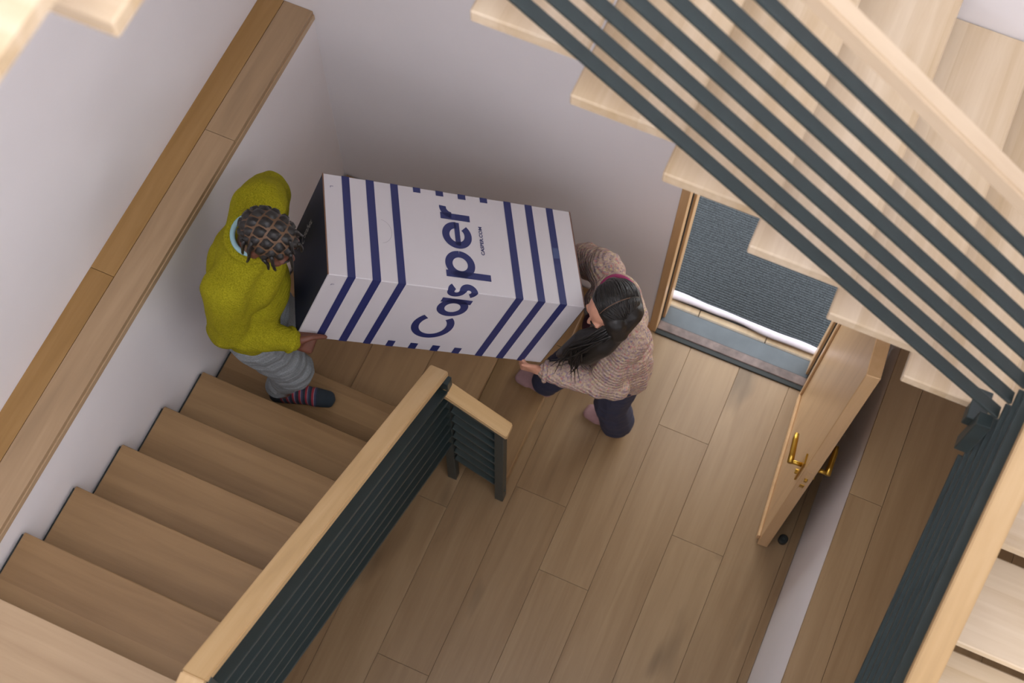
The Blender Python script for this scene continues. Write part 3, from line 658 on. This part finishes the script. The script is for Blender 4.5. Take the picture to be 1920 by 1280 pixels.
ring('cuff', wrR+(elR-wrR)*0.02, elR-wrR, 0.042, 0.042, 0.010, M['sweater'], man)
ring('cuff', wrL+(elL-wrL)*0.08, elL-wrL, 0.040, 0.040, 0.010, M['sweater'], man)
bm = bmesh.new()
ell_bm(bm, pel+V((0, 0, -0.02)), (0.125, 0.165, 0.12), TFr)
limb(bm, [hipR, knR, anR+V((0.0, 0, 0.075))], [0.105, 0.082, 0.056]); limb(bm, [hipL, knL, anL+V((0, 0, 0.05))], [0.105, 0.080, 0.068])
tro = garment('trousers', bm, M['sweatpants'], man, mb, 0.007, 5, 0.009, (7, 7, 26), 5.0)
for an in (anR, anL): ring('trouser_cuff', an+V((0.0, 0, 0.07)), (0.05, 0, 1), 0.046, 0.046, 0.012, M['sweatpants'], man)
# striped socks
for an, to in ((anR, toR), (anL, toL)):
    fd_ = V((to.x-an.x, to.y-an.y, 0)).normalized()
    mt, nt, b = newmat('striped_sock'); b.inputs['Roughness'].default_value = 0.9
    tc = N(nt, 'ShaderNodeTexCoord'); dp = N(nt, 'ShaderNodeVectorMath', operation='DOT_PRODUCT'); nt.links.new(tc.outputs['Object'], dp.inputs[0]); dp.inputs[1].default_value = fd_
    base_s = (V((to.x, to.y, 0))-V((mb.x, mb.y, 0))).dot(fd_)
    mr = N(nt, 'ShaderNodeMapRange'); nt.links.new(dp.outputs['Value'], mr.inputs[0]); mr.inputs[1].default_value = base_s-0.215; mr.inputs[2].default_value = base_s+0.025
    dk, rd, pk, nv = srgb(34, 44, 52), srgb(140, 40, 52), srgb(150, 130, 136), srgb(56, 58, 84)
    st = [(0, dk)]
    pos = 0.10
    for i in range(6): st += [(pos, rd), (pos+0.032, pk), (pos+0.042, nv), (pos+0.072, dk)]; pos += 0.105
    st = st[:25]
    nt.links.new(ramp(nt, mr.outputs[0], st, 'CONSTANT'), b.inputs['Base Color'])
    bm = bmesh.new(); hl = an + (an-to).normalized()*0.025; hl.z = to.z+0.008
    hull_bm(bm, [(an+V((0, 0, 0.05)), 0.046), (an, 0.045), (hl, 0.036), (to+(an-to)*0.2, 0.036)]); hull_bm(bm, [(to+(an-to)*0.38, 0.036), (to, 0.030)])
    wid = V((-fd_.y, fd_.x, 0)); hull_bm(bm, [(to+wid*0.012, 0.026), (to-wid*0.014, 0.024), (to+(an-to)*0.3+wid*0.014, 0.030), (to+(an-to)*0.3-wid*0.014, 0.030)])
    for v in bm.verts: v.co.z = max(v.co.z, to.z-0.036)
    garment('sock', bm, mt, man, mb, 0.006, 4)
# hair: parted squares on the scalp and hanging braids
fr = Matrix((F, L_, U)).transposed(); cc = hc+U*0.022-F*0.008; er = V((0.097, 0.076, 0.092))
def scalp(a, b, k):
    a, b = math.radians(a), math.radians(b)
    d = V((math.sin(a)*math.cos(b*0.6), math.sin(b), math.cos(a)*math.cos(b))); d.normalize()
    return fr @ V((d.x*er.x*k, d.y*er.y*k, d.z*er.z*k))
bm = bmesh.new(); braids = bmesh.new(); rnd = random.Random(3)
sa, sb = 27.0, 29.0
for ia, a in enumerate([-128+sa*i for i in range(8)]):
    for b in [(-87+sb*j)+(sb/2 if ia % 2 else 0) for j in range(7)]:
        if b > 88: continue
        if a > 38 and abs(b) > 70: continue
        g = 0.65; n = 4; grid = []
        for i in range(n+1):
            row = []
            for j in range(n+1):
                uu, vv = i/n*2-1, j/n*2-1
                h = 1.035+0.075*(1-uu**4)*(1-vv**4)+rnd.uniform(0, 0.012)
                row.append(bm.verts.new(scalp(a+uu*(sa/2-g), b+vv*(sb/2-g), h if (abs(uu) < 1 and abs(vv) < 1) else 0.98)))
            grid.append(row)
        for i in range(n):
            for j in range(n): bm.faces.new((grid[i][j], grid[i+1][j], grid[i+1][j+1], grid[i][j+1]))
        if ((a > 30 and b < 40) or (b < -55 and a > -60)) and rnd.random() < 0.7:
            p = scalp(a, b, 1.10); out = p.normalized()
            fall = (out*0.35 + V((0, 0, -1)) + (F*0.9 if a > 10 else F*-0.25) + L_*(0.5 if b > 0 else -0.8)).normalized()
            tang = (fall - out*fall.dot(out)).normalized()
            pts = [p]; dirn = tang
            ln_ = rnd.uniform(0.055, 0.095)
            for s_ in range(6):
                q = pts[-1]+dirn*ln_/6; loc = fr.transposed() @ q
                rr_ = math.sqrt((loc.x/er.x)**2+(loc.y/er.y)**2+(loc.z/er.z)**2)
                if rr_ < 1.12: q = q*(1.12/rr_)
                pts.append(q); dirn = (dirn*0.75 + V((0, 0, -1))*0.45 + V((rnd.uniform(-.25, .25), rnd.uniform(-.25, .25), rnd.uniform(-.1, .1)))).normalized()
            tube_bm(pts, [0.0075, 0.007, 0.0065, 0.006, 0.0055, 0.005, 0.004], braids, 6)
bmesh.ops.recalc_face_normals(bm, faces=bm.faces)
sc = bmesh.new(); ell_bm(sc, V((0, 0, 0)), tuple(e*1.012 for e in er), fr)
bmesh.ops.bisect_plane(sc, geom=list(sc.verts)+list(sc.edges)+list(sc.faces), plane_co=F*0.045-U*0.01, plane_no=(F*0.75-U*0.65), clear_outer=True)
link('scalp', bm_mesh(sc), M['scalp'], man, Matrix.Translation(cc), True)
hr = link('hair', bm_mesh(bm), M['hair'], man, Matrix.Translation(cc), True)
link('braids', bm_mesh(braids), M['hair'], man, Matrix.Translation(cc), True)

# ---- woman in the mottled cardigan
wb_ = V((-0.02, -0.57, 0.0))
hc2 = V((-0.085, -0.645, 1.475)); F, L_, U = frame((-0.66, -0.66, -0.30), (0.05, 0.0, 1))
nk = V((-0.095, -0.535, 1.325)); shL = V((-0.005, -0.625, 1.255)); shR = V((-0.185, -0.41, 1.255))
chest = V((-0.085, -0.53, 1.16)); belly = V((-0.05, -0.555, 0.99)); pel = V((-0.030, -0.552, 0.86))
elL = V((-0.045, -0.735, 1.005)); wrL = V((-0.288, -0.795, 1.000)); elR = V((-0.30, -0.285, 1.04)); wrR = V((-0.47, -0.325, 0.985))
hipL = V((0.005, -0.61, 0.82)); knL = V((-0.02, -0.595, 0.46)); anL = V((0.012, -0.548, 0.085)); toL = V((-0.128, -0.518, 0.026))
hipR = V((-0.055, -0.515, 0.82)); knR = V((-0.245, -0.555, 0.60)); anR = V((-0.345, -0.57, R_+0.085)); toR = V((-0.462, -0.553, R_+0.028))
TF = V((-0.77, -0.64, 0)).normalized(); TL = V((0.64, -0.77, 0)); TFr = Matrix((TF, TL, V((0, 0, 1)))).transposed()
s = 0.93
bm = bmesh.new()
head_shapes(bm, hc2, F, L_, U, s)
hull_bm(bm, [(nk, 0.045), (hc2-U*0.05-F*0.02, 0.046)])
ell_bm(bm, chest, (0.09, 0.13, 0.13), TFr); ell_bm(bm, belly, (0.085, 0.115, 0.14), TFr); ell_bm(bm, pel, (0.10, 0.14, 0.11), TFr)
hull_bm(bm, [(shR, 0.042), (shL, 0.042), (nk-V((0, 0, 0.04)), 0.042)])
limb(bm, [shR, elR, wrR], [0.042, 0.034, 0.022]); limb(bm, [shL, elL, wrL], [0.042, 0.034, 0.022])
limb(bm, [hipR, knR, anR], [0.078, 0.052, 0.034]); limb(bm, [hipL, knL, anL], [0.078, 0.052, 0.034])
for a, t in ((anR, toR), (anL, toL)):
    hl = a + (a-t).normalized()*0.02; hl.z = t.z+0.003
    hull_bm(bm, [(a, 0.032), (hl, 0.026), (t+(a-t)*0.2, 0.024)]); hull_bm(bm, [(t+(a-t)*0.35, 0.024), (t, 0.018)])
hand_shapes(bm, wrL, (-ridge*0.97+bin_*0.05+bup*0.10), -bin_*0.9-bup*0.4, bup, 0.9, curl=(40, 55, 35), thumb_dir=(-ridge*0.98+bup*0.08), rw=0.023)
hand_shapes(bm, wrR, (-ridge*0.6-bin_*0.2-bup*0.2), bin_*0.9-bup*0.3, bup, 0.9, curl=(30, 40, 30), rw=0.023)
for v in bm.verts: v.co -= wb_
wom = link('person', remesh(bm, 0.005, 3), M['skin_light'], None, Matrix.Translation(wb_), True)
tag(wom, 'person with long dark hair in a mottled cardigan holding the right end of the box', 'person')
face_parts(wom, hc2, F, L_, U, s, M['lip_light'], None)
bm = bmesh.new()
ell_bm(bm, chest, (0.125, 0.165, 0.135), TFr); ell_bm(bm, belly, (0.130, 0.165, 0.15), TFr)
hull_bm(bm, [(belly+TL*0.055, 0.115), (belly-TL*0.055, 0.115), (pel+TL*0.065+V((0.0, 0.005, -0.01)), 0.112), (pel-TL*0.065+V((0.0, 0.005, -0.01)), 0.112)])
hull_bm(bm, [(shR+V((0, 0, -0.01)), 0.068), (shL+V((0, 0, -0.01)), 0.068), (nk-V((0, 0, 0.055)), 0.07)])
limb(bm, [shR, elR, wrR+(elR-wrR)*0.12], [0.078, 0.07, 0.046])
limb(bm, [shL+V((0.01, 0, -0.01)), elL, wrL+(elL-wrL)*0.10], [0.080, 0.074, 0.042])
ell_bm(bm, elL+V((0.03, 0.01, -0.02)), (0.08, 0.07, 0.07))
garment('cardigan', bm, M['cardigan'], wom, wb_, 0.007, 6, 0.011, (14, 14, 9), 4.0)
nn = (hc2-nk).normalized()+V((0, 0, 0.8))
ring('cardigan_collar', nk+V((0, 0.008, -0.012)), nn, 0.078, 0.084, 0.018, M['cardigan'], wom, TF)
ring('shirt_collar', nk+V((-0.004, 0.014, 0.008)), nn, 0.062, 0.068, 0.014, M['magenta'], wom, TF)
ring('cuff', wrL+(elL-wrL)*0.08, elL-wrL, 0.038, 0.038, 0.011, M['cardigan'], wom)
ring('cuff', wrR+(elR-wrR)*0.08, elR-wrR, 0.038, 0.038, 0.011, M['cardigan'], wom)
bm = bmesh.new(); ell_bm(bm, chest+TF*0.075+V((0, 0, -0.03)), (0.062, 0.055, 0.12), TFr)
garment('shirt', bm, M['maroon'], wom, wb_, 0.008, 3)
for q in (0.03, -0.04, -0.11):
    bm = bmesh.new(); ell_bm(bm, V((0, 0, 0)), (0.004, 0.009, 0.009), TFr, 2)
    link('button', bm_mesh(bm), M['button'], wom, Matrix.Translation(chest+TF*0.122+TL*0.065+V((0, 0, q))), True)
bm = bmesh.new()
ell_bm(bm, pel+V((0, 0, -0.02)), (0.10, 0.142, 0.11), TFr)
limb(bm, [hipL, knL, anL+V((0, 0, 0.035))], [0.092, 0.082, 0.080]); limb(bm, [hipR, knR, anR+V((0.01, 0, 0.05))], [0.092, 0.078, 0.070])
garment('trousers', bm, M['navy_trousers'], wom, wb_, 0.008, 6, 0.006, (8, 8, 14), 1.0)
for an, to in ((anR, toR), (anL, toL)):
    bm = bmesh.new(); hl = an + (an-to).normalized()*0.02; hl.z = to.z+0.006
    fd_ = V((to.x-an.x, to.y-an.y, 0)).normalized(); wid = V((-fd_.y, fd_.x, 0))
    hull_bm(bm, [(an+V((0, 0, 0.03)), 0.040), (an, 0.039), (hl, 0.032), (to+(an-to)*0.2, 0.032)]); hull_bm(bm, [(to+wid*0.012, 0.026), (to-wid*0.014, 0.026), (to+(an-to)*0.35+wid*0.014, 0.030), (to+(an-to)*0.35-wid*0.014, 0.030)])
    for v in bm.verts: v.co.z = max(v.co.z, to.z-0.026)
    garment('slipper_sock', bm, M['pink_sock'], wom, wb_, 0.006, 4)
# long hair: cap, side fall over the near shoulder, loose ends
fr = Matrix((F, L_, U)).transposed(); cc = hc2+U*0.022*s-F*0.008*s
bm = bmesh.new()
ell_bm(bm, cc+U*0.010-F*0.020, (0.094, 0.086, 0.092), fr)
ell_bm(bm, cc-U*0.05-F*0.045, (0.062, 0.078, 0.085), fr)
lside = [cc+L_*0.066+F*0.012+U*0.01, cc+L_*0.082+F*0.022-U*0.055, V((-0.145, -0.745, 1.335)), V((-0.185, -0.765, 1.24)), V((-0.225, -0.765, 1.16))]
limb(bm, lside, [0.045, 0.042, 0.042, 0.036, 0.016])
limb(bm, [cc+L_*0.05-F*0.05, V((-0.07, -0.735, 1.35)), V((-0.12, -0.765, 1.25)), V((-0.17, -0.78, 1.17))], [0.055, 0.050, 0.038, 0.016])
limb(bm, [cc-L_*0.06-F*0.03, nk+V((-0.03, 0.04, 0.02)), nk+V((-0.09, 0.03, -0.06))], [0.04, 0.034, 0.014])
for v in bm.verts: v.co -= wb_
link('hair', remesh(bm, 0.005, 4), M['hair'], wom, Matrix.Translation(wb_), True)
bm = bmesh.new(); rnd = random.Random(11)
for i in range(46):
    t = rnd.random(); a = lside[0].lerp(lside[1], t)+V((rnd.uniform(-.03, .03), rnd.uniform(-.03, .01), rnd.uniform(-.02, .02)))
    b1 = V((-0.10, -0.75, 1.34)).lerp(V((-0.17, -0.77, 1.33)), rnd.random())+V((rnd.uniform(-.03, .03), rnd.uniform(-.035, .01), 0))
    e = V((-0.20+rnd.uniform(-.05, .10), -0.78+rnd.uniform(-.05, .05), 1.13+rnd.uniform(-.05, .07)))
    c1 = b1.lerp(e, 0.5)+V((rnd.uniform(-.02, .02), -0.02, 0.0))
    tube_bm([x_-wb_ for x_ in (a, a.lerp(b1, 0.5)+V((0, -0.012, 0.006)), b1, c1, e)], [0.004, 0.004, 0.0035, 0.0025, 0.0008], bm, 5)
link('loose_strands', bm_mesh(bm), M['hair'], wom, Matrix.Translation(wb_), True)
bm = bmesh.new()
LATP = 0.030
def capp(a, lat, k=1.0):
    rr_ = math.sqrt(max(0.0, 1-(lat/0.086)**2)); return fr @ V((0.094*rr_*math.sin(a)*k, lat*k, 0.092*rr_*math.cos(a)*k)) + U*0.010 - F*0.020
tube_bm([capp(math.radians(q), LATP, 0.992) for q in range(-40, 52, 5)], 0.0017, bm, 5)
link('hair_parting', bm_mesh(bm), M['parting'], wom, Matrix.Translation(cc), True)

bm = bmesh.new(); rnd = random.Random(5)
for i in range(150):
    a0 = math.radians(rnd.uniform(-75, 48)); sgn_ = 1 if i % 2 else -1; da = math.radians(rnd.uniform(-22, 4)); reach = rnd.uniform(0.75, 1.0)
    end = 0.084 if sgn_ > 0 else -0.084
    pts = [capp(a0+da*t, (LATP+sgn_*0.003)+(end-LATP)*math.sin(t*1.45)*reach, 0.995+0.012*t*(1-t)*4*rnd.uniform(0.5, 1)) for t in (0, 0.2, 0.4, 0.6, 0.8, 1.0)]
    tube_bm(pts, [0.0012, 0.002, 0.0024, 0.0024, 0.002, 0.0008], bm, 5)
link('combed_strands', bm_mesh(bm), M['hair'], wom, Matrix.Translation(cc), True)
